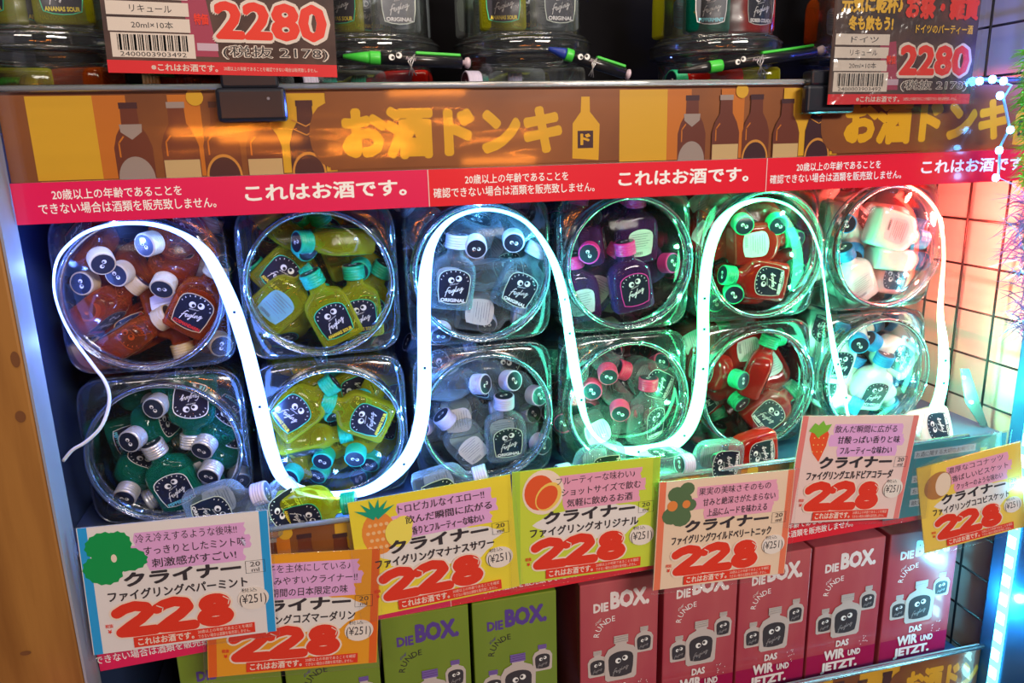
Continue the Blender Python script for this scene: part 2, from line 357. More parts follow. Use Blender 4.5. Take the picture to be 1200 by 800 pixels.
# ================================================================== jars
JX = [-.147+.1402*i for i in range(6)]; JZ = [-.109, -.2455]; JH = .0665; YL = .660
def jar_meshes():
    b = MB(); n = 56
    def ring(r, e, y): return [(x, y, z) for x, z, _ in [(p[0], p[1], 0) for p in se_ring(r, r, 0, n, e)]]
    sect = [(.0600, 6, .212), (.0655, 6.5, .2095), (JH, 7, .204), (JH, 7, .125), (JH-.0008, 7, .120), (JH-.0008, 7, .115), (JH, 7, .110), (JH, 7, .040), (.0664, 6.8, .0190), (.0645, 6, .0150), (.0610, 3.2, .0138), (.0580, 2, .0134), (.0575, 2, .0125)]
    b.loft([ring(r, e, y) for r, e, y in sect], cap0=True, cap1=False)
    for (r, e, y) in ((JH-.0006, 7, .0185), (JH-.0006, 7, .2035)): b.tube([(p[0], y, p[1]) for p in se_ring(r, r, 0, n, e)], .0009, 6, closed=True)
    body = b.mesh('jar_body', [PLASTIC]); fix_normals(body)
    b = MB(); b.lathe([(.0612, .022), (.0625, .0215), (.0625, .0185), (.0612, .018), (.0612, .015), (.0625, .0145), (.0627, .004), (.0622, .001), (.0605, .0), (.0590, .0012), (.0582, .0042)], 72, axis='y', cap0=False, cap1=False)
    for k, (r, y, t) in enumerate(((.0612, .0008, .0013), (.0588, .003, .0006), (.0618, .0200, .0009))):
        b.tube([(r*math.cos(2*PI*j/64), y, r*math.sin(2*PI*j/64)) for j in range(64)], t, 6, closed=True)
    lid = b.mesh('lid_rim', [PLASTIC2])
    b = MB(); b.lathe([(.0582, .0042), (.050, .0044), (.049, .0036), (.0, .0036)], 64, axis='y', cap0=False, cap1=False); face = b.mesh('lid_face', [LIDFACE])
    return body, lid, face
JB, JL, JF = jar_meshes()
JARS = [  # row, column, contents, words, hand placed bottles (px, py, angle, towards-lens, roll)
 (0, 0, 'amber', 'amber jar', [(235,357,57,5,0),(115,362,35,0,75),(152,395,28,12,90),(160,400,205,0,0),(137,322,200,72,0),(96,332,170,74,0),(90,364,165,72,0),(170,286,190,60,20),(190,338,250,60,0),(150,300,160,5,90),(205,395,280,5,180),(230,300,60,10,180),
      (268,310,20,70,0),(262,428,330,68,0),(135,430,265,5,180)]),
 (0, 1, 'sour', 'upper yellow-green jar', [(388,367,112,6,0),(421,362,94,4,0),(326,353,38,0,180),(334,316,42,0,0),(398,282,175,30,90),(360,288,320,50,90),(442,316,225,72,0),(430,296,20,4,180),(356,310,300,30,90),(446,352,60,10,20),(470,402,300,72,0),(330,388,10,0,60)]),
 (0, 2, 'clear', 'upper colourless jar', [(612,332,62,4,0),(566,322,188,18,-90),(530,328,82,4,0),(558,291,250,72,0),(602,284,240,72,0),(551,285,88,0,180),(565,363,350,4,180),(571,386,260,70,0),(594,306,110,10,0),(517,404,250,66,0),(620,282,40,12,180),(648,352,10,66,0)]),
 (0, 3, 'purple', 'purple jar', [(738,332,100,4,0),(690,297,190,66,0),(710,262,60,20,90),(745,272,95,10,180),(788,308,20,70,0),(768,318,10,35,60),(775,292,20,6,180),(742,290,150,15,90),(776,342,195,5,0),(672,268,80,0,180),(700,330,60,10,180),(806,300,30,45,0),(676,345,100,10,180),(806,262,10,10,90)]),
 (0, 4, 'red', 'upper red jar', [(890,327,170,0,0),(872,264,230,74,0),(912,264,230,70,0),(884,284,5,5,180),(934,281,315,72,0),(945,318,290,70,0),(886,302,10,20,80),(860,345,200,66,0),(838,366,200,74,0),(922,300,350,8,180),(880,366,355,0,180),(860,315,150,6,60)]),
 (0, 5, 'white', 'upper white jar', [(1045,270,343,2,180),(1048,302,352,4,90),(1038,322,170,2,0),(1062,334,320,62,0),(992,262,180,70,0),(985,300,200,60,20),(1000,330,120,10,180),(1075,350,10,2,90),(1000,300,230,40,0),(985,345,60,5,60)]),
 (1, 0, 'mint', 'green jar', [(204,562,108,8,0),(152,517,190,70,0),(239,527,225,62,0),(257,556,235,62,0),(146,583,240,66,0),(130,512,10,0,0),(226,470,262,4,0),(126,555,24,2,0),(200,500,60,50,90),(178,462,200,72,0),(256,502,250,4,0),(208,522,120,25,180),(166,595,100,0,-25),(172,500,95,0,180),(292,562,300,66,0)]),
 (1, 1, 'sour', 'lower yellow-green jar', [(425,485,152,6,0),(350,480,35,2,-20),(360,515,6,2,60),(340,504,210,60,0),(378,540,225,68,0),(416,537,240,68,0),(457,541,235,62,0),(372,563,215,55,0),(421,568,230,55,0),(335,465,150,70,0),(460,465,160,60,0),(392,486,300,40,90),(440,515,200,0,150),(395,560,100,6,180),(415,455,200,0,0),(340,566,200,66,0)]),
 (1, 2, 'clear', 'lower colourless jar', [(592,508,92,8,0),(548,522,128,6,180),(568,450,10,45,90),(602,446,20,62,0),(632,464,15,68,0),(648,482,20,66,0),(610,488,330,66,0),(640,508,350,62,0),(628,534,300,70,0),(540,487,5,4,180),(566,468,200,4,0),(660,519,350,66,0),(545,450,60,0,90)]),
 (1, 3, 'berry', 'berry jar', [(757,488,88,2,30),(771,444,155,6,0),(713,441,235,68,0),(727,484,225,68,0),(726,505,85,10,180),(783,490,320,72,0),(694,458,200,70,0),(775,424,60,55,0),(718,411,200,72,0),(735,434,128,10,90),(690,480,190,55,0),(760,410,20,60,0),(700,500,20,0,180),(770,480,250,6,90)]),
 (1, 4, 'red', 'lower red jar', [(912,480,40,6,-15),(886,436,70,4,60),(870,446,350,68,0),(869,473,300,60,0),(848,423,200,72,0),(924,430,290,30,180),(905,400,330,45,180),(875,405,10,2,180),(900,445,250,30,-60),(940,450,60,10,60),(865,440,100,4,90),(925,460,60,30,90)]),
 (1, 5, 'white', 'lower white jar', [(1050,415,148,6,0),(1019,452,80,18,0),(1024,420,302,6,90),(1072,445,310,10,90),(1048,455,285,30,90),(1044,446,280,60,0),(1008,395,200,60,0),(978,420,80,6,0),(985,455,70,10,180),(1015,392,20,0,180),(990,480,330,40,0)]),
]
PILE = {}
def clock(dx, dz):
    h = round(math.degrees(math.atan2(dx, dz)) % 360/30) % 12
    return ['twelve', 'one', 'two', 'three', 'four', 'five', 'six', 'seven', 'eight', 'nine', 'ten', 'eleven'][h]
used_labels = set()
def uniq(base_list):
    for b_ in base_list:
        if b_ not in used_labels: used_labels.add(b_); return b_
    return None
CLOCKW = ['twelve', 'one', 'two', 'three', 'four', 'five', 'six', 'seven', 'eight', 'nine', 'ten', 'eleven']
for row, ci, key, words_, hand in JARS:
    cx, cz = JX[ci], zz(JZ[row]); rnd = random.Random(row*10+ci)
    jar = empty('bottle_jar', (cx, YL, cz)); tag(jar, f"square clear plastic jar with round lid, the {words_} of the {'upper' if row == 0 else 'lower'} row", 'jar', 'bottle jars on their sides in two rows')
    link('jar_body', JB, jar); link('lid_rim', JL, jar); link('lid_face', JF, jar)
    placed = []
    def ok(sph, slack):
        for (x, y, z, r) in sph:
            dx, dz = x-cx, z-cz
            if y-r < YL+.005: return 'front'
            if y-r < YL+.0155:
                if math.hypot(dx, dz)+r > .0570: return 'front'
            if abs(dx)+r > JH-.0015 or abs(dz)+r > JH-.0015: return 'side'
        for q in placed:
            for (x, y, z, r) in sph:
                for (X, Y, Z, R) in q:
                    if (x-X)**2+(y-Y)**2+(z-Z)**2 < (r+R-slack)**2: return 'hit'
        return ''
    def world(mw, c): return [(*(mw @ Vector((x, y, z))+c), r) for x, y, z, r in SPH]
    def clampc(mw, c):
        s_ = world(mw, c); c = c.copy()
        for ax, cc in ((0, cx), (2, cz)):
            lo = min(q[ax]-q[3] for q in s_)-(cc-JH+.002); hi = (cc+JH-.002)-max(q[ax]+q[3] for q in s_)
            if lo < 0: c[ax] -= lo
            elif hi < 0: c[ax] += hi
        return c
    def place(px, py, ang, el, roll, isfill=False, y_start=None, xz=None):
        mw = pose(ang, el, roll); off = (mw @ Vector((0, 0, .0405))) if el >= 40 else Vector((0, 0, 0))
        Y = y_start or YL+.010
        while Y < YL+.195:
            c = (at(px, py, Y+off.y) - Vector((off.x, 0, off.z))) if xz is None else Vector((xz[0], 0, xz[1]))
            c.y = Y; c = clampc(mw, c); s_ = world(mw, c)
            if not ok(s_, .003 if isfill else .0065) and max(q[1]+q[3] for q in s_) < YL+.206: placed.append(s_); return mw, c
            Y += .002
        return None
    for (px, py, ang, el, roll) in hand:
        res = place(px, py, ang, el, roll)
        if not res: continue
        mw, c = res; tip = mw @ Vector((0, 0, .04))+c if el >= 40 else c
        dx, dz = tip.x-cx, tip.z-cz; rr = math.hypot(dx, dz)
        how = 'cap end forward' if el >= 40 else ('label to the front' if abs(roll) <= 30 else ('back label showing' if abs(roll) >= 150 else 'lying on edge'))
        where = 'in the middle' if rr < .016 else f"at {clock(dx, dz)} o'clock"
        d = FL[key]['desc']; i0 = CLOCKW.index(clock(dx, dz))
        cand = [f"{d} mini bottle, {how}, {where} in the {words_}", f"{d} mini bottle, {how}, {where} by the rim, {words_}" if rr > .04 else f"{d} mini bottle, {how}, {where} well inside, {words_}", f"{d} mini bottle, {how}, {where} set back, {words_}",
                f"{d} mini bottle, {how}, half hidden {where}, {words_}"]
        make_bottle(key, c, mw, uniq(cand) or cand[0], f"mini bottles in the {words_}")
    nf = 0
    for t in range(70):
        if nf >= 15: break
        xz = (cx+rnd.uniform(-.05, .05), cz+rnd.uniform(-.055, .05))
        res = place(0, 0, rnd.uniform(0, 360), rnd.choice([0, 10, 20, 60]), rnd.choice([0, 0, 180, 90]), True, YL+.03, xz)
        if res and res[1].y < YL+.16:
            nf += 1; make_bottle(key, res[1], res[0], f"{FL[key]['desc']} mini bottle buried at {clock(res[1].x-cx, res[1].z-cz)} o'clock deep in the {words_}", f"buried mini bottles of the {words_}")

# loose bottles on the shelf in front of and under the jars
for (key, px, py, Y, ang, el, roll, lb) in [
    ('clear', 322, 598, .640, 200, 40, 0, 'loose colourless mini bottle with pale cap, right of the peppermint card'),
    ('sour', 362, 601, .641, 6, 8, 8, 'loose yellow mini bottle lying under the lower yellow-green jar'),
    ('clear', 258, 592, .642, 14, 8, 0, 'loose colourless mini bottle lying under the right of the green jar'),
    ('clear', 700, 546, .641, 182, 8, 0, 'loose mini bottle with dark label lying above the lime price card'),
    ('berry', 775, 553, .641, 180, 10, 90, 'loose clear mini bottle with rose cap above the peach price card'),
    ('red', 880, 529, .641, 186, 10, 0, 'loose red mini bottle lying label up, left of the strawberry card'),
    ('clear', 838, 547, .634, 175, 8, 0, 'loose dark-labelled mini bottle lying left of the loose red bottle'),
    ('white', 1085, 500, .641, 180, 10, 20, 'loose milky mini bottle lying just right of the strawberry card'),
    ('clear', 520, 571, .641, 15, 8, 0, 'loose colourless mini bottle lying behind the pineapple card')]:
    c = at(px, py, Y); c.z = max(c.z, zz(-.316+.0125)); make_bottle(key, c, pose(ang, el, roll), lb, 'loose mini bottles below the jars')

# ================================================================== led strip
LED = [(104,421,.5),(85,395,.5),(70,365,.4),(63,335,.38),(67,305,.38),(82,285,.4),(105,270,.36),(140,262,.34),(180,263,.38),(215,275,.5),(240,295,.8),(258,325,.9),(275,365,1),(289,410,1),(300,455,1.1),(309,495,1.1),(318,530,1),(330,558,.9),(350,573,.7),
 (385,580,.6),(425,576,.7),(455,560,.9),(478,536,1.1),(491,505,1.15),(497,460,1.1),(497,400,1),(497,350,1),(500,310,.9),(508,282,.7),(525,260,.5),(550,248,.4),(580,246,.4),(610,256,.5),(632,277,.7),(650,310,.9),(661,350,1),(667,390,1.05),
 (673,430,1.1),(679,460,1),(686,490,.8),(700,513,.5),(725,526,.6),(755,528,.9),(785,522,1.0),(805,504,1.05),(816,478,1),(821,450,.95),(824,410,.9),(824,360,.85),(827,320,.85),(833,288,.8),(844,262,.8),(862,243,.5),(888,234,.4),(912,236,.4),
 (932,246,.5),(949,266,.5),(960,295,.6),(966,330,.7),(971,370,.9),(977,410,1),(984,440,1),(990,465,.9),(995,490,.8),(1010,512,.8),(1040,516,.8),(1070,502,.8),(1090,487,.9),(1101,465,.85),(1106,430,.8),(1105,398,.65),(1102,370,.45),
 (1103,340,.35),(1106,300,.22),(1103,265,.22),(1095,243,.22),(1078,225,.22),(1062,216,.2)]
def catmull(P, k=4):
    out = []
    for i in range(len(P)-1):
        p0, p1, p2, p3 = P[max(i-1, 0)], P[i], P[i+1], P[min(i+2, len(P)-1)]
        for j in range(k):
            t = j/k; out.append(tuple(.5*((2*b)+(-a+c)*t+(2*a-5*b+4*c-d)*t*t+(-a+3*b-3*c+d)*t**3) for a, b, c, d in zip(p0, p1, p2, p3)))
    out.append(P[-1]); return out
strip = empty('led_strip', at(497, 400, .652)); tag(strip, 'glowing light strip looping in waves over the jars, white to green to red', 'led strip')
def col_at(x, y):
    stops = [(60, (.13, .24, 1.0)), (330, (.11, .28, 1)), (520, (.10, .34, 1)), (630, (.09, .55, .95)), (690, (.08, 1, .42)), (900, (.07, 1, .34)), (990, (.08, 1, .55)), (1090, (.10, 1, .62))]
    if x > 1050 and y < 385: 
        t = min(1, (385-y)/50); return tuple(a*(1-t)+b_*t for a, b_ in zip((.5, 1, .6), (1.6, .12, .07)))
    for (a, ca), (b_, cb) in zip(stops, stops[1:]):
        if x <= b_: t = max(0, (x-a)/(b_-a)); return tuple(p*(1-t)+q*t for p, q in zip(ca, cb))
    return stops[-1][1]
pts = catmull(LED, 4); base = strip.location
pos = [at(x, y, .6535)-base for x, y, w_ in pts]
ledm = bpy.data.materials.new('led_gel'); ledm.use_nodes = True; n, l = nodes(ledm); pb = n['Principled BSDF']; va = n.new('ShaderNodeVertexColor'); va.layer_name = 'glow'
pb.inputs['Base Color'].default_value = (.5, .5, .5, 1); l.new(va.outputs[0], pb.inputs['Emission Color']); pb.inputs['Emission Strength'].default_value = 10.0
rings = []; cols = []
for i, p in enumerate(pos):
    t = (pos[min(i+1, len(pos)-1)]-pos[max(i-1, 0)]).normalized(); wf = pts[i][2]
    nrm = t.cross(Vector((0, 1, 0))).normalized(); tw = math.acos(max(-1, min(1, wf/1.2)))
    u = nrm*math.cos(tw)+Vector((0, 1, 0))*math.sin(tw); v = t.cross(u)
    hw, ht = .0064*(.15+.85*min(1, wf)), .0008
    rings.append([p+u*(hw*math.cos(a))+v*(ht*math.copysign(min(1, abs(math.sin(a))*1.3), math.sin(a))) for a in [2*PI*j/12 for j in range(12)]]); cols.append(col_at(pts[i][0], pts[i][1]))
b = MB(); b.loft(rings); me = b.mesh('gel_ribbon', [ledm]); ca = me.color_attributes.new('glow', 'FLOAT_COLOR', 'POINT')
for i, c in enumerate(cols):
    for j in range(12): ca.data[i*12+j].color = (*c, 1)
link('gel_ribbon', me, strip)
def on_path(px, py): return min(range(len(pts)), key=lambda i: (pts[i][0]-px)**2+(pts[i][1]-py)**2)
acc = 0; nxt = .02
for i in range(1, len(pos)):
    acc += (pos[i]-pos[i-1]).length
    if acc > nxt:
        nxt += .055; c = cols[i]; mxv = max(c); bulb('strip_light', pos[i]+base+Vector((0, -.005 if int(nxt*100) % 2 else .0035, 0)), .22 if c[1] > c[2] else .15, tuple(min(1, v/mxv) for v in c), .0025)
b = MB(); b.box((-.0011, -.0004, -.0011), (.0011, .0004, .0011)); rm = b.mesh('resistor', [mat('resistor', (.02, .03, .06), .4)])
for (px, py) in [(276,366),(304,480),(496,430),(479,542),(662,349),(671,390),(678,466),(815,487),(824,430),(826,352),(824,385),(805,512),(750,530),(981,424),(990,468),(1106,418),(1105,450),(1100,476)]:
    i = on_path(px, py); t = (pos[i+1]-pos[i]); a = math.atan2(t.x, t.z)
    o = link('resistor', rm, strip, pos[i]+Vector((0, -.0023, 0))); o.rotation_euler = (0, a, 0)
b = MB(); cab = catmull([(104,421),(112,432),(122,445),(128,462),(126,482),(117,502),(100,518),(85,527),(74,540)], 4)
b.tube([at(x, y, .6535-.012*min(1, i/20))-base for i, (x, y) in enumerate(cab)], .0014, 10); b.build('lead_cable', mat('white_cable', (.8, .8, .84), .4), strip, label='white lead cable')
# cyan strip up the right upright
cs = empty('led_strip', (.70, .60, zz(-.3))); tag(cs, 'straight cyan light strip running down the right upright', 'led strip')
cym = glow('cyan_gel', (.10, .78, 1), 4.5); chip = glow('cyan_chip', (.35, .95, 1), 14)
b = MB(); b.box((-.0028, .000, -.40), (-.0003, .012, .18)); b.build('gel_ribbon', cym, cs)
b = MB(); b.box((-.0034, .0015, -.0065), (-.0028, .0105, .0065)); cm = b.mesh('light_chip', [chip])
for i in range(24): link('light_chip', cm, cs, (0, 0, -.39+.0235*i))
# blue lights along the top right rail
bs = empty('led_strip', at(1170, 100, .60)); tag(bs, 'short blue light strip over the right end of the amber banner', 'led strip')
b = MB(); blue = glow('blue_chip', (.08, .25, 1), 30); pb_ = [at(1140, 93, .61), at(1165, 93, .605), at(1185, 100, .60), at(1176, 115, .60), at(1183, 150, .60), at(1172, 172, .60), at(1170, 205, .605)]
b.tube([p-bs.location for p in pb_], .0012, 8); b.build('wire', mat('clear_wire', (.3, .5, .8), .3), bs)
for (px, py) in [(1148,95),(1163,93),(1176,95),(1172,112),(1184,152),(1171,176),(1167,208)]:
    b = MB(); c = at(px, py, .598)-bs.location; b.lathe([(.001, -.0022), (.0034, -.001), (.0034, .001), (.001, .0022)], 12, axis='y', c=c); b.build('light_chip', glow('blue_bulb', (.10, .45, 1), 26), bs)
# loose end of the strip
le = empty('strip_end', at(1143, 465, .655)); tag(le, 'clear loose tail of light strip with two green points by the grid', 'led strip')
S = MB(); q = [at(x, y, .655)-le.location for x, y in ((1126,432),(1136,432),(1148,470),(1160,505),(1150,500),(1132,472))]
S.add([(p.x, 0, p.z) for p in q]+[(p.x, .0012, p.z) for p in q], [(5,4,3,2,1,0),(6,7,8,9,10,11)]+[(i, (i+1) % 6, (i+1) % 6+6, i+6) for i in range(6)]); S.build('gel_tail', clear('teal_gel', (.35, .95, .75), .1, 1, .1, .2), le)
for (px, py) in ((1129, 442), (1138, 471)):
    b = MB(); b.lathe([(.0016, -.0012), (.0016, .0)], 10, axis='y', c=at(px, py, .6545)-le.location); b.build('light_chip', glow('green_chip', (.4, 1, .7), 18), le)

# ================================================================== rails with printed banners and red warning strips
amberb = mat('banner_brown', rough=.30, coat=.8)
n, l = nodes(amberb); noisy(amberb, (.22, .065, .016), (.36, .11, .02), 9, (1, 1, 1))
YEL = mat('banner_yellow', (.86, .47, .02), .3, coat=.8); YEL2 = mat('banner_lettering', (.92, .48, .01), .3, coat=.8); ORG = mat('banner_orange', (.70, .20, .015), .3, coat=.8)
BR = mat('bottle_brown', (.17, .035, .015), .3, coat=.8); BR2 = mat('bottle_dark', (.06, .015, .02), .3, coat=.8); GRY = mat('banner_grey', (.42, .33, .28), .3, coat=.8); TAN = mat('banner_tan', (.72, .50, .22), .3, coat=.8); LINE = mat('banner_line', (.75, .32, .05), .3)
RAILC = clear('rail_cover', (.96, .97, 1), .02, .75, .10, .008, (9, .5, .004, (.6, 1, 3)))
def bottle_sil(S, x, y, h, w_, m, kind):
    hw = w_/2; nw = w_*.21
    P = [(-hw, 0), (hw, 0), (hw, h*.42), (hw*.8, h*.58), (nw*1.1, h*.72), (nw, h*.98), (-nw, h*.98), (-nw*1.1, h*.72), (-hw*.8, h*.58), (-hw, h*.42)]
    S.poly([(x+a, y+b_) for a, b_ in P], m)
    S.rect(x-nw*1.15, y+h*.92, x+nw*1.15, y+h, BR2 if kind != 1 else GRY)
    if kind == 0: S.disc(x, y+.0, hw*.95, GRY, h*.30, 16, 0, PI); S.poly([(x-nw*1.4, y+h*.72), (x+nw*1.4, y+h*.72), (x+hw*.55, y+h*.62), (x, y+h*.52), (x-hw*.55, y+h*.62)], GRY)
    if kind in (1, 3): S.rect(x-hw*.95, y, x+hw*.95, y+h*.24, TAN)
    if kind in (2, 4): S.disc(x, y, hw*.98, LINE, h*.30, 16, 0, PI); S.disc(x, y, hw*.86, BR2, h*.26, 16, 0, PI)
    if kind == 4:
        for yy in (.56, .68): S.stroke([(x-hw*.75, y+h*(yy+.06)), (x, y+h*(yy-.03)), (x+hw*.75, y+h*(yy+.06))], .0009, LINE)
    else: S.stroke([(x-hw*.72, y+h*.3), (x-hw*.72, y+h*.48), (x-hw*.45, y+h*.56)], .0011, ORG)
def banner(X0, X1, texts, h=.064, name='banner'):
    S = Sheet(); S.rect(X0, 0, X1, h, amberb)
    for L in texts:
        def cl(a, b_): return max(a, X0), min(b_, X1)
        # bright amber field behind the bottles and the logo patch
        for a, b_, m in ((L-.215, L-.172, YEL), (L-.172, L-.15, ORG), (L-.122, L-.10, ORG), (L-.062, L-.005, YEL), (L+.235, L+.262, YEL)):
            a, b_ = cl(a, b_)
            if b_ > a: S.rect(a, .002, b_, h-.004, m)
        for i, (dx, k) in enumerate([(-.149, 0), (-.117, 1), (-.088, 2), (-.058, 3), (-.026, 4)]):
            if X0+.012 < L+dx < X1-.012: bottle_sil(S, L+dx, .001, .054 if k != 3 else .050, .026, BR2 if k == 4 else BR, k)
        if X0 < L-.103 < X1: S.disc(L-.103, h-.006, .006, YEL, .006, 16)
        if L > X0 and L < X1:
            a, b_ = cl(L-.022, L+.235); S.rect(a+.012, .003, b_, h-.003, amberb); S.disc(a+.014, h*.45, .016, amberb, .024, 18)
        e = L+.178
        if L > X0:
            if e <= X1: S.text('お酒ドンキ', L, .0095, e, .0495, YEL2, .062)
            else: S.text('お酒ドン', L, .0095, min(L+.142, X1), .0495, YEL2, .062)
        if L+.215 < X1 and L > X0:
            x = L+.198; S.poly([(x-.0115, .006), (x+.0115, .004), (x+.0125, .033), (x+.004, .043), (x+.0038, .055), (x-.0034, .055), (x-.004, .043), (x-.011, .034)], YEL2); S.rect(x-.0068, .014, x+.0068, .028, BR2); S.text('ド', x-.0045, .0165, x+.0045, .0258, YEL2, .05)
    return S
REDA = mat('warning_magenta', (.72, .012, .10), .28, coat=.7); REDB = mat('warning_red', (.74, .014, .035), .28, coat=.7)
T20 = '20歳以上の年齢であることを'; T21 = '確認できない場合は酒類を販売致しません。'; TK = 'これはお酒です。'
def red_strip(X0, X1, h=.029, sh=0):
    S = Sheet(); seams = [-.217, .083, .383, .683]
    S.rect(X0, -h, X1, 0, REDB)
    if X0 < .083: S.rect(X0, -h, .083, 0, REDA)
    for k in range(-1, 4):
        c = .155+.3*k+sh
        if c-.068 > X0-.02 and c+.07 < X1:
            if c-.068 > X0: S.text(T20, c-.042, -.0125, c+.045, -.0050, WHITE, .012); S.text(T21, c-.068, -.0225, c+.068, -.0145, WHITE, .012)
            else: S.text(T20, c-.042, -.0125, c+.045, -.0050, WHITE, .012); S.text('できない場合は酒類を販売致しません。', c-.052, -.0225, c+.068, -.0145, WHITE, .012)
        c2 = c+.151
        if c2-.066 > X0 and c2+.066 < X1: S.text(TK, c2-.062, -.0195, c2+.060, -.0065, WHITE, .03)
    for s_ in seams:
        if X0 < s_ < X1: S.rect(s_, -h, s_+.0008, 0, mat('seam', (.8, .5, .5), .3))
    return S
def rail(z_top, X0, X1, texts, lb, red=True, rl=None, h=.064):
    r = empty('price_rail', (0, .625, zz(z_top))); tag(r, lb, 'price rail')
    S = banner(X0, X1, texts, h); S.build('printed_insert', r, (0, .0022, -h))
    b = MB(); b.box((X0, .003, -h), (X1, .006, 0)); b.build('rail_back', mat('rail_grey', (.3, .3, .33), .4), r)
    b = MB(); nseg = 60                        # bowed clear cover
    pr = [(-.0016, -h-.001), (-.0019, -h+.004), (-.0023, -h*.5), (-.0019, -.004), (-.0017, -.0005)]
    R = [[(X0+(X1-X0)*i/nseg, y, z) for y, z in pr] for i in range(nseg+1)]
    vs = [p for q in R for p in q]; m_ = len(pr)
    b.add(vs, [(i*m_+j, (i+1)*m_+j, (i+1)*m_+j+1, i*m_+j+1) for i in range(nseg) for j in range(m_-1)], 0, True); b.build('clear_cover', RAILC, r)
    b = MB(); b.tube([(X0, -.0010, .0008), (X1, -.0010, .0008)], .0026, 10); b.tube([(X0, -.0008, -h), (X1, -.0008, -h)], .0014, 8)
    b.build('lip', clear('rail_lip', (.75, .78, .85), .18, 1.3, .12, .35), r)
    if red:
        sag = z_top < -.2; e = empty('warning_strip', (0, .6205, zz(-.3805 if sag else z_top-h+.001)), Matrix.Rotation(-.024 if sag else 0, 3, 'Y')); tag(e, rl, 'strip', 'red warning strips under the rails')
        S = red_strip(X0+.001, X1, .029, -.018 if sag else 0); S.build('lettering', e, (0, 0, 0)); b = MB(); b.box((X0+.001, .00015, -.029), (X1, .0012, 0)); b.build('tape', REDB, e)
rail(.0465, -.2135, .6985, [.019, .462], 'amber banner rail above the jars, lettered in yellow', True, 'long red warning strip directly above the upper row of jars')
rail(-.3095, -.2135, .640, [.019+.03, .462+.03], 'amber banner rail behind the price cards, below the jars', True, 'red warning strip below the price cards, above the cartons')
rail(-.575, -.2135, .6985, [.60], 'amber banner rail at the bottom right under the cartons', False)

# ================================================================== price cards
PAPER = mat('card_paper', (.84, .80, .80), .4, coat=.3); HI = mat('highlighter', (.80, .42, .78), .45); HI2 = mat('highlighter_pink', (.85, .38, .55), .45)
INK = mat('pen_ink', (.03, .022, .03), .5); PR = mat('price_red', (.80, .035, .01), .4, coat=.3); PALE = mat('price_halo', (.90, .74, .62), .45)
def splat(S, cx, cy_, pts_, m): S.poly([(cx+a, cy_+b_) for a, b_ in pts_], m)
def pic_mint(S):
    g = mat('leaf_green', (.0, .33, .075), .4)
    for (cx, cy_, rx, ry, rot) in ((-.0525, .0375, .011, .0095, .3), (-.040, .0265, .013, .0085, -.15), (-.0545, .020, .010, .012, 1.1), (-.045, .036, .011, .009, 1.2)):
        P = []
        for i in range(28):
            a = 2*PI*i/28; k = 1+.09*(i % 2); u, v = rx*k*math.cos(a), ry*k*math.sin(a); P.append((cx+u*math.cos(rot)-v*math.sin(rot), cy_+u*math.sin(rot)+v*math.cos(rot)))
        S.poly(P, WHITE if False else g)
    S.disc(-.047, .028, .0018, PALE, .003)
def pic_pine(S):
    S.disc(-.048, .024, .0125, mat('pine_orange', (.85, .28, .04), .45), .017, 20)
    for i in range(5):
        for j in range(4): S.disc(-.056+i*.004+(j % 2)*.002, .013+j*.006, .0015, mat('pine_spot', (.9, .55, .25), .5), n=8)
    g = mat('pine_leaf', (.0, .36, .22), .45)
    for a in (-60, -35, -12, 12, 35, 60):
        r = math.radians(a+90); x, y = -.049, .038; S.poly([(x-.003*math.sin(r), y+.003*math.cos(r)), (x+.017*math.cos(r), y+.014*math.sin(r)), (x+.003*math.sin(r), y-.003*math.cos(r))], g)
    S.disc(-.034, .022, .010, mat('pine_slice', (.92, .80, .12), .45), .0115, 18); S.disc(-.030, .028, .007, mat('pine_slice'), .007, 14)
def pic_fig(S):
    S.disc(-.043, .033, .0165, PALE, .0185, 24); S.disc(-.046, .033, .012, mat('fig_red', (.80, .10, .02), .45), .0145, 22); S.disc(-.039, .029, .0095, mat('fig_gold', (.92, .62, .12), .45), .0125, 22, rot=-.6); S.disc(-.040, .0285, .0075, mat('fig_red'), .0105, 20, rot=-.6)
def pic_berry(S):
    g = mat('berry_leaf', (.09, .17, .07), .5)
    for x, y, r in ((-.052, .040, .0075), (-.043, .044, .0065), (-.046, .034, .008), (-.055, .022, .0085), (-.047, .020, .009), (-.040, .030, .006)): S.disc(x, y, r, g, r*.9, 12)
    S.disc(-.055, .0305, .0045, mat('berry_orange', (.8, .25, .05), .5)); S.disc(-.043, .031, .0035, mat('berry_orange'))
def pic_straw(S):
    S.poly([(-.056, .040), (-.050, .044), (-.042, .042), (-.038, .036), (-.039, .026), (-.044, .012), (-.052, .020), (-.057, .032)], mat('straw_red', (.85, .09, .02), .4))
    for i in range(3):
        for j in range(3): S.disc(-.052+i*.0045, .033-j*.006, .0006, mat('straw_seed', (.95, .7, .2), .5), n=6)
    S.poly([(-.059, .039), (-.054, .046), (-.050, .044), (-.046, .048), (-.043, .044), (-.037, .045), (-.040, .039), (-.045, .036), (-.049, .033), (-.053, .037)], mat('straw_leaf', (.22, .55, .05), .4))
def pic_coco(S):
    S.disc(-.045, .028, .017, mat('husk', (.45, .20, .06), .5), .0135, 20, rot=.5); S.disc(-.039, .028, .0088, mat('coco_flesh', (.85, .70, .55), .5), .0125, 20, rot=-.3)
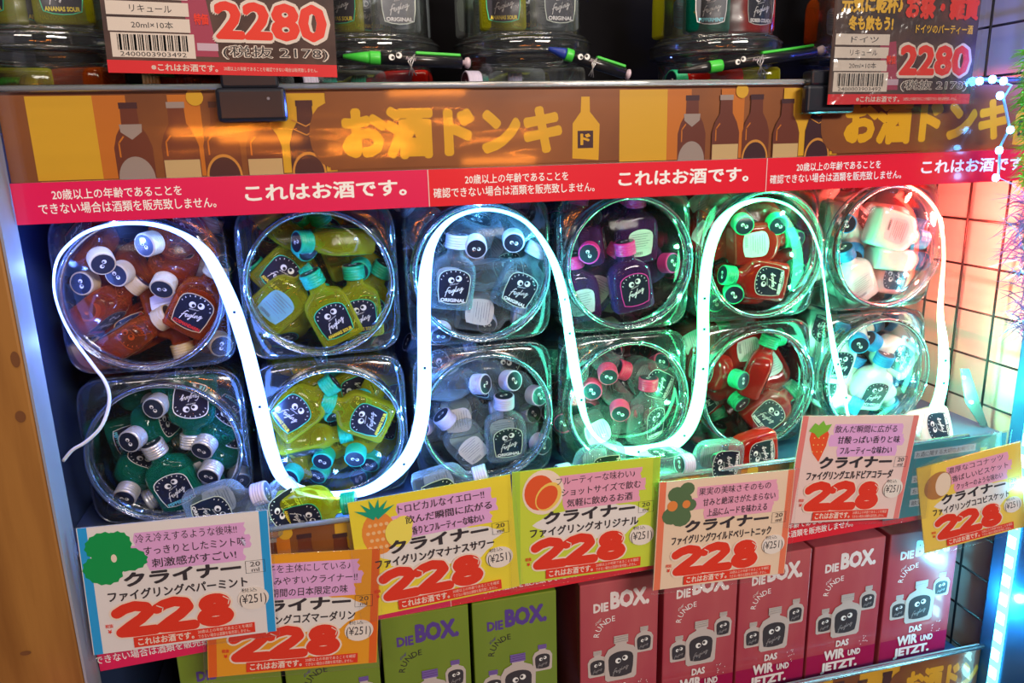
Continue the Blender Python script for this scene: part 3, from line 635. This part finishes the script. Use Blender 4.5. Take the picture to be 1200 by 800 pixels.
def price_card(label, ctr, Y, roll, yaw, base, edge, patch, rows, sub, pic, hi=HI, pitch=0, sc=(1, 1, 1)):
    W, H = .142, .112
    rot = Matrix.Rotation(math.radians(yaw), 3, 'Z') @ Matrix.Rotation(math.radians(pitch), 3, 'X') @ Matrix.Rotation(-math.radians(roll), 3, 'Y')
    c = Vector((ctr[0], Y, zz(ctr[1]))); e = empty('price_card', c, rot); tag(e, label, 'price card', 'handwritten 228 yen price cards'); e.scale = sc
    b = MB(); b.box((-W/2, 0, -H/2), (W/2, .0007, H/2)); b.build('card', base, e)
    S = Sheet()
    if edge: S.rect(-W/2+.0006, -H/2, -W/2+.0072, H/2, edge); S.rect(W/2-.0072, -H/2, W/2-.0006, H/2, edge); 
    if patch:
        P = []
        for i in range(40):
            a = 2*PI*i/40; k = 1+.08*math.sin(5*a)+.05*math.sin(11*a); P.append((.004+.052*k*math.cos(a), -.0015+.019*k*math.sin(a)))
        S.poly(P, patch)
    for i, (x0, x1, y0, y1) in enumerate(((-.030, .052, .035, .0475), (-.034, .056, .0245, .0365), (-.022, .050, .0135, .026))):
        P = [(x0, y0)]+[(x1+random.uniform(-.001, .002), y0+(y1-y0)*k/4+.0) for k in range(5)]+[(x0-random.uniform(-.001, .003), y1), (x0-.002, (y0+y1)/2)]
        S.poly(P, hi)
    S.xf = lambda x, y: (-.047+(x+.047)*1.18, .030+(y-.030)*1.18); pic(S); S.xf = None
    for t, (x0, x1, y0, y1, wt) in zip(rows, ((-.030, .046, .0385, .0462, 0), (-.025, .052, .0272, .0350, .008), (-.020, .044, .0160, .0240, .012))): S.text(t, x0, y0, x1, y1, INK, wt)
    S.text('クライナー', -.042, .0015, .047, .0140, INK, .048); S.text(sub, -.055, -.0105, .051, -.0010, INK, .03)
    S.stroke([(.0505, .0015), (.0655, .0015), (.0655, .0125), (.0505, .0125), (.0505, .0015)], .0003, INK); S.text('20', .054, .0072, .062, .0115, INK, -.012); S.text('ml', .055, .0025, .061, .006, INK, -.012)
    D2 = [(8, 70), (24, 80), (48, 86), (72, 80), (78, 66), (60, 48), (34, 30), (14, 14), (40, 12), (88, 12)]
    D8 = [(50+24*math.sin(2*PI*i/12), 66+15*math.cos(2*PI*i/12)) for i in range(13)]; E8 = [(50+30*math.sin(2*PI*i/12), 28+16*math.cos(2*PI*i/12)) for i in range(13)]
    for wd, m in ((.0122, PALE), (.0090, PR)):
        S.z += S.STEP
        for x0, runs in ((-.0525, (D2,)), (-.0228, (D2,)), (.0072, (D8, E8))):
            for run in runs: S.fat([(x0+u*.000335, -.0430+v*.000315) for u, v in run], wd, m, False)
    S.stroke([(-.020, -.018), (-.0155, -.0205), (-.0165, -.025)], .0008, PALE); S.stroke([(.031, -.0165), (.0355, -.020), (.0345, -.024)], .0008, PALE)
    S.text('税抜', -.0595, -.0330, -.0535, -.0295, PR, .02); S.text('¥', -.058, -.038, -.055, -.0345, PR, .03)
    S.disc(.0545, -.0215, .0125, mat('halo_pale', (.86, .78, .72), .45), .0105, 24)
    S.text('税込', .0455, -.0155, .0580, -.0118, INK, -.004); S.text('(¥251)', .0435, -.0285, .0650, -.0175, INK, .004)
    S.rect(-.0400, -.0535, .0540, -.0440, PR); S.text(TK, -.037, -.0522, .006, -.0452, PALE, .03)
    S.text('20歳以上の年齢であることを確認', .009, -.0482, .052, -.0450, PALE, .0); S.text('できない場合は酒類を販売致しません。', .009, -.0525, .050, -.0492, PALE, .0)
    S.build('printing', e)
    b = MB(); q = [(-W/2-.0025, -H/2-.002), (W/2+.0025, -H/2-.002), (W/2+.0025, H/2+.002), (-W/2-.0025, H/2+.002)]
    b.add([(x, -.0036, z) for x, z in q], [(0, 1, 2, 3)]); b.add([(x, .0014, z) for x, z in q], [(0, 1, 2, 3)]); b.tube([(x, -.0036, z) for x, z in q], .0004, 6, closed=True); b.build('sleeve', SLEEVE, e)
    b = MB(); b.box((-.012, .0016, H/2-.032), (.012, .0070, H/2-.012)); b.build('clip', mat('clear_clip', (.5, .55, .6), .3), e)
    return e
G_ = mat
price_card('white price card with mint leaves and blue edges, 228 yen', (-.137, -.3365), .607, -2.0, 0, PAPER, mat('edge_blue', (.02, .36, .80), .35), None, ('冷え冷えするような後味!!', 'すっきりとしたミント味', '刺激感がすごい!'), 'ファイグリングペパーミント', pic_mint)
price_card('orange price card, lower left, partly behind the mint card', (-.052, -.3835), .612, -5.6, 0, mat('card_orange', (.86, .36, .01), .4, coat=.3), mat('edge_orange', (.80, .13, .01), .4), mat('patch_pale', (.84, .80, .78), .5), ('王子を主体にしている♪', '飲みやすいクライナー!!', '期間の日本限定の味'), 'ファイグリングコズマーダリン', lambda S: None)
price_card('yellow price card with a pineapple picture, 228 yen', (.0735, -.3410), .613, 3.0, 0, mat('card_yellow', (.88, .74, .04), .4, coat=.3), None, mat('patch_pale'), ('トロピカルなイエロー!!', '飲んだ瞬間に広がる', '香りとフルーティーな味わい'), 'ファイグリングマナナスサワー', pic_pine)
price_card('lime green price card with a red fig picture, 228 yen', (.2135, -.3375), .614, -1.0, 0, mat('card_lime', (.62, .74, .05), .4, coat=.3), mat('edge_lime', (.42, .66, .05), .4), mat('patch_pale'), ('フルーティーな味わい♪', 'ショットサイズで飲む', '気軽に飲めるお酒'), 'ファイグリングオリジナル', pic_fig, HI2)
price_card('pale peach price card with dark leaves and coral edges, 228 yen', (.3505, -.3640), .607, -2.2, 0, mat('card_peach', (.88, .68, .50), .4, coat=.3), mat('edge_coral', (.85, .20, .10), .4), None, ('果実の美味さそのもの', '甘みと絶深さがたまらない', '上品にムードを味わえる'), 'ファイグリングワイルドベリートニック', pic_berry, HI2)
price_card('pink price card with a strawberry picture, 228 yen', (.4895, -.3200), .6085, -6.0, 0, mat('card_pink', (.88, .66, .62), .4, coat=.3), mat('edge_rose', (.80, .22, .20), .4), None, ('飲んだ瞬間に広がる', '甘酸っぱい香りと味', 'フルーティーな味わい'), 'ファイグリングエルドビアコラーダ', pic_straw, sc=(.94, 1, 1))
price_card('yellow price card with a halved coconut, angled at the right edge', (.6365, -.3710), .606, 11.5, -8, mat('card_gold', (.90, .66, .10), .4, coat=.3), None, mat('patch_pale'), ('濃厚なココナッツ', '香ばしいビスケット', 'クッキーのような味わい'), 'ファイグリングココビスケット', pic_coco, HI2, sc=(.80, 1, .90))

# teal leaflet in its holder behind the coconut card
e = empty('leaflet_holder', at(1112, 553, .6155)); tag(e, 'teal printed leaflet in a clear holder behind the coconut card', 'leaflet')
b = MB(); b.box((-.075, 0, -.045), (.068, .001, .036)); b.build('leaflet', mat('teal_paper', (.03, .26, .32), .4), e)
S = Sheet()
for i, (t, x0, x1) in enumerate((('お酒に関する大切なお知らせ', -.045, .03), ('年齢確認にご協力ください', -.01, .03), ('20歳未満の方への販売', -.045, .028), ('お酒は20歳になってから', -.045, .03), ('飲酒運転は禁止です', -.045, .028))):
    y = .024-i*.0135; S.rect(x0, y-.0035, x1, y+.0045, mat('row_pale', (.45, .55, .62), .4)); S.text(t, x0+.002, y-.0022, x1-.002, y+.0032, NAVY, .0)
S.rect(.036, .018, .044, .023, mat('leaf_tab', (.5, .7, .2), .4)); S.build('lettering', e)
b = MB(); b.box((-.078, -.003, -.048), (.071, -.0026, .040)); b.build('holder', SLEEVE, e)

# ================================================================== cartons
def carton(x0, x1, Y, z0, z1, base, letters, capc, lb, grad=None):
    W = (x1-x0)/2; H = z1-z0; e = empty('gift_carton', ((x0+x1)/2, Y, zz(z0))); tag(e, lb, 'carton', 'cartons on the bottom shelf')
    b = MB(); b.box((-W, 0, 0), (W, .085, H)); o = b.build('carton', base, e); bevel(o, .0012)
    S = Sheet(ox=0, oy=0, sx=W/.0435, sy=H/.172)
    if grad: S.rect(-.0428, .001, .0428, .036, grad)
    S.text('DIE', -.029, .1385, -.0125, .1490, letters, .045); S.text('BOX.', -.0105, .1395, .0330, .1600, letters, .055)
    a0 = S
    for i, ch in enumerate('RUNDE'):          # the small arched word
        a = math.radians(168-i*19); cx, cy_ = -.0055, .1085; x, y = cx+.0175*math.cos(a), cy_+.0175*math.sin(a)
        vs, fs, bb = glyphs(ch, .02); r = a-PI/2; k = .0088
        P = [(x+(u-.35)*k*math.cos(r)-v*k*math.sin(r), y+(u-.35)*k*math.sin(r)+v*k*math.cos(r)) for u, v in vs]; S.put(P, fs, INK if capc else WHITE, True)
    S.text('DIE', -.0265, .1240, -.0205, .1270, letters, .0, tilt=.8)
    glass = mat('print_glass', (.55, .48, .46), .35, coat=.5) ; lab = mat('print_label', (.045, .04, .05), .35)
    for (x, y, k) in ((-.0245, .0760, .62), (.0275, .0965, .60), (.0015, .0700, 1.06)):
        P = [(-.0165, -.002), (-.014, -.0045), (.014, -.0045), (.0165, -.002), (.0175, .024), (.0135, .0315), (.0060, .0350), (.0060, .0385), (-.0060, .0385), (-.0060, .0350), (-.0135, .0315), (-.0175, .024)]
        S.poly([(x+a*k, y-.010+b_*k) for a, b_ in P], glass)
        S.rect(x-.0075*k, y-.010+.037*k, x+.0075*k, y-.010+.0455*k, capc or glass)
        for q in range(3): S.stroke([(x-.0075*k, y-.010+(.0385+q*.0025)*k), (x+.0075*k, y-.010+(.0392+q*.0025)*k)], .0004*k, mat('print_shade', (.25, .2, .3), .4), up=False)
        S.poly([(x+a*k*.95, y-.010+(.0135+b_*.95)*k) for a, b_ in label_outline(.0140, .0150)], lab); eyes(S, x+.001*k, y-.010+.0185*k, .00115*k, lab)
        for run in FEIG: S.stroke([(x+(u-50)*.00018*k, y-.010+.0075*k+(v-20)*.0002*k+(u-50)*.00006*k) for u, v in run], .0005*k, mat('print_script', (.4, .38, .4), .4), up=False)
        S.z += S.STEP
    S.text('DAS', -.0085, .0425, .0075, .0510, letters, .045); S.text('WIR', -.0225, .0270, .0035, .0400, letters, .05); S.text('UND', .0075, .0280, .0235, .0360, letters, .045); S.text('JETZT.', -.0255, .0100, .0205, .0245, letters, .055)
    for i in range(10): S.disc(.020+.012*random.random(), .036+.016*random.random(), .0006, letters, n=6)
    S.build('front_print', e, (0, -.0002, 0))
def wrapmat(name, c1, c2, sc=9): return noisy(mat(name, rough=.22, coat=1.0), c1, c2, sc, (1, 1, .35))
GR = wrapmat('carton_green', (.15, .24, .016), (.21, .30, .03)); PURP = mat('purple_ink', (.10, .05, .30), .35, coat=.4)
RD = wrapmat('carton_red', (.40, .035, .07), (.56, .14, .14)); WINE = mat('carton_wine', (.36, .012, .075), .25, coat=1); CW = mat('carton_white', (.82, .74, .74), .35, coat=.4)  # paler blotches paint haze and sheen of the wrap into the carton red
cap_p = mat('purple_cap_print', (.20, .12, .42), .35)
gx = [(-.160, -.0735), (-.0700, .0165), (.0200, .1045), (.1080, .1935)]
for (a, b_), d in zip(gx, ('leftmost, under the mint card', 'second from left, under the orange card', 'third from left, under the pineapple card', 'rightmost of the green ones')):
    carton(a, b_, .650, -.600, -.428, GR, PURP, cap_p, f'green carton with purple lettering, {d}')
rx = [(.2180, .3035), (.3095, .3940), (.3965, .4815), (.4845, .5740), (.5800, .6720)]
for (a, b_), d in zip(rx, ('leftmost of the red ones', 'second of the red ones from the left', 'in the middle of the red ones', 'just left of the dark gap', 'rightmost, beside the wire grid')):
    carton(a, b_, .650, -.600, -.428, RD, CW, None, f'red carton with white lettering, {d}', WINE)
b = MB(); b.box((-.04, 0, 0), (.04, .07, .045)); e = b.build('grey_carton', mat('grey_card', (.35, .36, .40), .4)); e.location = (-.203, .652, zz(-.600)); tag(e, 'low grey carton in the bottom left corner beside the green ones', 'carton')

# ================================================================== things on the top shelf
tubs = [(56, .69, 'sour', ('sour', 'sour', 'amber')), (262, .70, 'clear', ('sour', 'amber', 'clear')), (432, .72, 'sour', ('sour', 'clear', 'red')), (612, .705, 'sour', ('sour', 'clear', 'clear')), (838, .705, 'red', ('mint', 'red', 'sour')), (1010, .74, 'amber', ('amber', 'clear', 'amber'))]
ZR = .0845
b = MB(); b.lathe([(.0500, .0), (.0520, .002), (.0530, .030), (.0545, .033)], 56, cap0=True, cap1=False); tubl = b.mesh('tub_base', [PLASTIC])
b = MB(); b.lathe([(.0545, .033), (.0595, .0345), (.0605, .038), (.0605, .044), (.0590, .0475), (.0535, .049)], 56, cap0=False, cap1=False)
for (r, z) in ((.0603, .036), (.0603, .045), (.0560, .049)): b.tube([(r*math.cos(2*PI*j/56), r*math.sin(2*PI*j/56), z) for j in range(56)], .0012, 6, closed=True)
tubf = b.mesh('tub_flange', [PLASTIC2])
b = MB(); b.lathe([(.0535, .049), (.0520, .053), (.0500, .18)], 56, cap0=False, cap1=False); tubu = b.mesh('tub_wall', [PLASTIC])
TN = ['at the far left', 'behind the large price card', 'right of the left price card', 'midway along the shelf', 'left of the right price card', 'behind the right price card']
for ti, (px, Y, k0, keys) in enumerate(tubs):
    p = at(px, 50, Y); e = empty('clear_tub', (p.x, Y, zz(.0402))); tag(e, f'clear plastic tub of mini bottles {TN[ti]}', 'tub', 'clear tubs on the top shelf')
    link('tub_base', tubl, e); link('tub_flange', tubf, e); link('tub_wall', tubu, e)
    where = TN[ti]
    for j, (dx, dy, rz) in enumerate([(-.024, -.027, -8), (.022, -.026, 8), (-.036, .016, 200), (.0, .010, 10), (.036, .014, 160)]):
        key = keys[j % 3]; mw = Matrix.Rotation(math.radians(rz), 3, 'Z'); pos_w = ['front left', 'front right', 'rear left', 'rear middle', 'rear right'][j]
        make_bottle(key, Vector((p.x+dx, Y+dy, zz(ZR+.0345))), mw, f"{FL[key]['desc']} mini bottle standing {pos_w} in tub {where}", 'mini bottles standing in the top shelf tubs')
    for j, (dx, dy, ang) in enumerate([(-.018, -.024, 100), (.024, -.020, 75), (.0, .018, 90)]):
        key = (keys+(k0,))[(j+1) % 4]; make_bottle(key, Vector((p.x+dx, Y+dy, zz(.0402+.0125))), Matrix.Rotation(math.radians(ang), 3, 'Z') @ Matrix.Rotation(-PI/2, 3, 'X'), f"{FL[key]['desc']} mini bottle lying low {['front left','front right','rear'][j]} in tub {where}", 'mini bottles lying in the tub bases')
# dark stock behind the tubs
b = MB(); b.box((-.235, .80, zz(.0405)), (.66, .92, zz(.30))); tag(b.build('stock_carton', mat('black_card', (.004, .004, .006), .8, spec=.1)), 'long black carton of stock at the back of the top shelf', 'carton')

# novelty pens
pg = mat('pen_green', (.06, .62, .06), .35); pk = mat('pen_black', (.012, .012, .016), .3, coat=.5); pl = mat('pen_pale', (.62, .50, .60), .4); pblue_lit = mat('pen_tip_lit_blue', (.02, .05, .35), .3)  # the blue tip colour carries blue light falling on the pen
def pen(lb, a, b_, Y, tip, clip=True):
    A, B = at(*a, Y), at(*b_, Y); L = (B-A).length; d = (B-A).normalized(); side = d.cross(Vector((0, 1, 0))).normalized()
    mw = Matrix((d, Vector((0, 1, 0)), -side if side.z < 0 else side)).transposed(); e = empty('novelty_pen', A, mw); tag(e, lb, 'pen', 'novelty pens tied to the tubs')
    b = MB(); b.lathe([(.0016, 0), (.0044, L*.17), (.0046, L*.2)], 16, axis='x'); b.build('tip', tip, e)
    b = MB(); b.lathe([(.0051, L*.2), (.0053, L*.21), (.0053, L*.275), (.0051, L*.285)], 16, axis='x'); b.build('band', pg, e)
    b = MB(); b.lathe([(.0046, L*.285), (.0047, L*.93)], 16, axis='x'); b.build('barrel', pk, e)
    b = MB(); b.box((L*.56, -.0026, .0042), (L*.92, .0026, .0066)); o = b.build('clip', pg, e); bevel(o, .0008)
    b = MB(); b.lathe([(.0022, L*.93), (.0022, L*.955), (.0040, L*.96), (.0046, L*.985), (.003, L)], 16, axis='x'); b.build('push_knob', pl, e)
    S = Sheet(y0=-.0048); eyes(S, L*.40, .0016, .0009, BLACK); S.text('Feigling', L*.48, -.0012, L*.56, .0020, pl, 0, .3); S.build('printing', e)
    b = MB()
    for q in range(3): b.tube([(L*.55, -.005, .004), (L*(.53-.02*q), -.009, -.002), (L*(.50+.03*q), -.006, -.012)], .0004, 5)
    b.build('tie_wire', mat('tie_silver', (.6, .6, .62), .3, .6), e)
pen('dark novelty pen behind the left edge of the large price card', (128, 70), (40, 58), .655, pk)
pen('black novelty pen with green clip right of the large price card', (402, 66), (551, 74), .645, pg)
pen('novelty pen, blue light painted on its tip, with green band above the banner lettering', (643, 57), (738, 88), .645, pblue_lit)
pen('black novelty pen with green clip left of the glittering card', (795, 84), (966, 59), .645, pk)

# ================================================================== big 2280 cards with black clips
COLL = noisy(mat('collage', rough=.3, coat=.6), (.035, .018, .016), (.10, .05, .04), 30)
def big_card(lb, px, py, Y, x0, x1, zb, H, roll, glare=False):
    W = x1-x0; e = empty('price_card', ((x0+x1)/2, Y, zz(zb+H/2)), Matrix.Rotation(-math.radians(roll), 3, 'Y')); tag(e, lb, 'price card', 'printed 2280 yen price cards')
    b = MB(); b.box((-W/2, 0, -H/2), (W/2, .001, H/2)); b.build('card', COLL, e)
    S = Sheet(ox=0, oy=-H/2); w_ = W/2; cream = mat('panel_cream', (.72, .64, .56), .4); band = mat('band_red', (.72, .02, .03), .3, coat=.5)
    S.rect(-w_, 0, w_, .0085, band); S.text('※これはお酒です。', -w_+.028, .0018, -w_+.072, .0068, cream, .02); S.text('20歳以上の年齢であることを確認できない場合は販売致しません。', -w_+.076, .003, w_-.014, .0058, cream, 0)
    S.poly([(-.02, .012), (-.004, .012), (-.010, .052), (-.026, .050)], mat('wine_patch', (.35, .03, .08), .4)); S.rect(-.018, .016, -.004, .021, mat('lilac_patch', (.55, .4, .5), .4))
    S.rect(-w_+.004, .0105, -w_+.058, .0265, cream)
    x = -w_+.008; i = 0
    while x < -w_+.053: wd = (.0005, .0011, .0007, .0016)[(i*7+i//3) % 4]; S.rect(x, .0150, x+wd, .0255, BLACK, up=False); x += wd+(.0006, .0011, .0005)[i % 3]; i += 1
    S.z += S.STEP; S.text('2400003903492', -w_+.009, .0112, -w_+.052, .0142, BLACK, 0)
    for k, t in enumerate(('20ml×10本', 'リキュール', 'ドイツ')):
        y = .0275+k*.0105; S.rect(-w_+.003, y, -w_+.056, y+.0088, cream); S.text(t, -w_+.018, y+.002, -w_+.045, y+.0068, BLACK, .005)
    S.text('2280', -.0075, .0215, w_-.003, .0515, cream, .075); S.text('2280', -.0050, .0237, w_-.0055, .0493, mat('band_red2', (.78, .03, .01), .35), .045)
    S.text('特価', -.0185, .033, -.0090, .0405, mat('band_red2'), .04); S.text('(税抜 2178)', -.002, .0105, w_-.005, .0205, cream, .04); S.text('(税抜 2178)', -.001, .011, w_-.006, .0200, BLACK, .0)
    if glare:
        S.text('元気に乾杯♪', -w_+.006, .074, -w_+.066, .088, mat('gold_ink', (.85, .5, .03), .3), .05); S.text('冬も飲もう!', -w_+.014, .060, -w_+.058, .072, mat('gold_ink'), .05)
        S.text('お祭・雑貨', -.004, .070, w_-.002, .090, mat('band_red2'), .06); S.text('ドイツのパーティー酒', .008, .0585, w_-.006, .0660, mat('gold_ink'), .02)
        S.disc(.040, .0955, .010, GRY, .006); S.disc(.040, .0955, .008, mat('teal_dot', (.05, .3, .3), .4), .0045)
    S.build('printing', e)
    b = MB(); nx, nz = 24, 16                 # crinkled film pulled over the card
    vs = [(-w_-.001+(W+.002)*i/nx, -.0042-.0006*random.random(), -H/2+H*j/nz) for j in range(nz+1) for i in range(nx+1)]
    b.add(vs, [(j*(nx+1)+i, j*(nx+1)+i+1, (j+1)*(nx+1)+i+1, (j+1)*(nx+1)+i) for j in range(nz) for i in range(nx)], 0, True)
    b.build('sleeve', (clear('crinkle_film', (.97, .97, .97), .05, 1.0, .14, .02, (60, .8, .004)) if glare else SLEEVE), e)
big_card('large printed price card, top left, 2280 yen with barcode', 0, 0, .612, -.1345, .0205, .0545, .120, -1.5)
big_card('crinkled glittering 2280 yen price card at the top right', 0, 0, .606, .4300, .5760, .0265, .125, -.5, True)
blk = mat('clip_black', (.010, .012, .022), .3, coat=.4)
for (cx, zt, lb) in ((-.0435, .052, 'black plastic clip holding the large left price card on the rail'), (.437, .050, 'black plastic clip beside the glittering right price card')):
    e = empty('card_clip', (cx, .617, zz(zt))); tag(e, lb, 'clip', 'black card clips on the rail')
    b = MB(); b.box((-.0245, -.006, -.030), (.0245, .003, -.006)); o = b.build('jaw', blk, e); bevel(o, .003, 3)
    b = MB(); b.box((-.020, -.005, -.0065), (.020, .010, .006)); o = b.build('neck', blk, e); bevel(o, .002)
    b = MB(); b.lathe([(.001, -.0068), (.0012, -.006)], 10, axis='y', c=(.012, 0, -.014)); b.build('pin', mat('clip_pin', (.2, .2, .25), .3), e)

# ================================================================== tinsel
def tinsel(lb, pts_, Y, mcol, n, L, group=None):
    P = [at(x, y, Y) for x, y in pts_]; e = empty('tinsel_garland', P[0]); tag(e, lb, 'tinsel', 'tinsel garlands at the right edge')
    b = MB(); b.tube([p-P[0] for p in P], .0012, 6); b.build('core_wire', mat('core_wire', (.2, .2, .25), .4), e)
    b = MB(); rr = random.Random(n)
    for i in range(n):
        k = rr.random()*(len(P)-1); j = int(k); p = P[j].lerp(P[j+1], k-j)-P[0]
        d = Vector((rr.uniform(-1, 1), rr.uniform(-.7, .7), rr.uniform(-.8, .5))).normalized(); q = d*L*rr.uniform(.6, 1); s_ = d.cross(Vector((rr.random(), rr.random(), rr.random()))).normalized()*.0006
        m1 = p+q*.5+Vector((0, 0, .002)); t = p+q+Vector((0, 0, -.004*rr.random()))
        b.add([p-s_, p+s_, m1+s_, m1-s_, t], [(0, 1, 2, 3), (3, 2, 4)])
    o = b.build('foil_strands', mcol, e); o['kind'] = 'stuff'
tinsel('blue and violet tinsel garland hanging at the right edge below the banner', [(1206, 215), (1200, 280), (1204, 340), (1203, 400)], .575, mat('tinsel_blue', (.30, .36, .90), .25, .5), 300, .036)
tinsel('green tinsel garland at the upper right edge', [(1215, 55), (1208, 110), (1212, 160), (1208, 215)], .565, mat('tinsel_green', (.25, .62, .08), .3, .4), 700, .022)
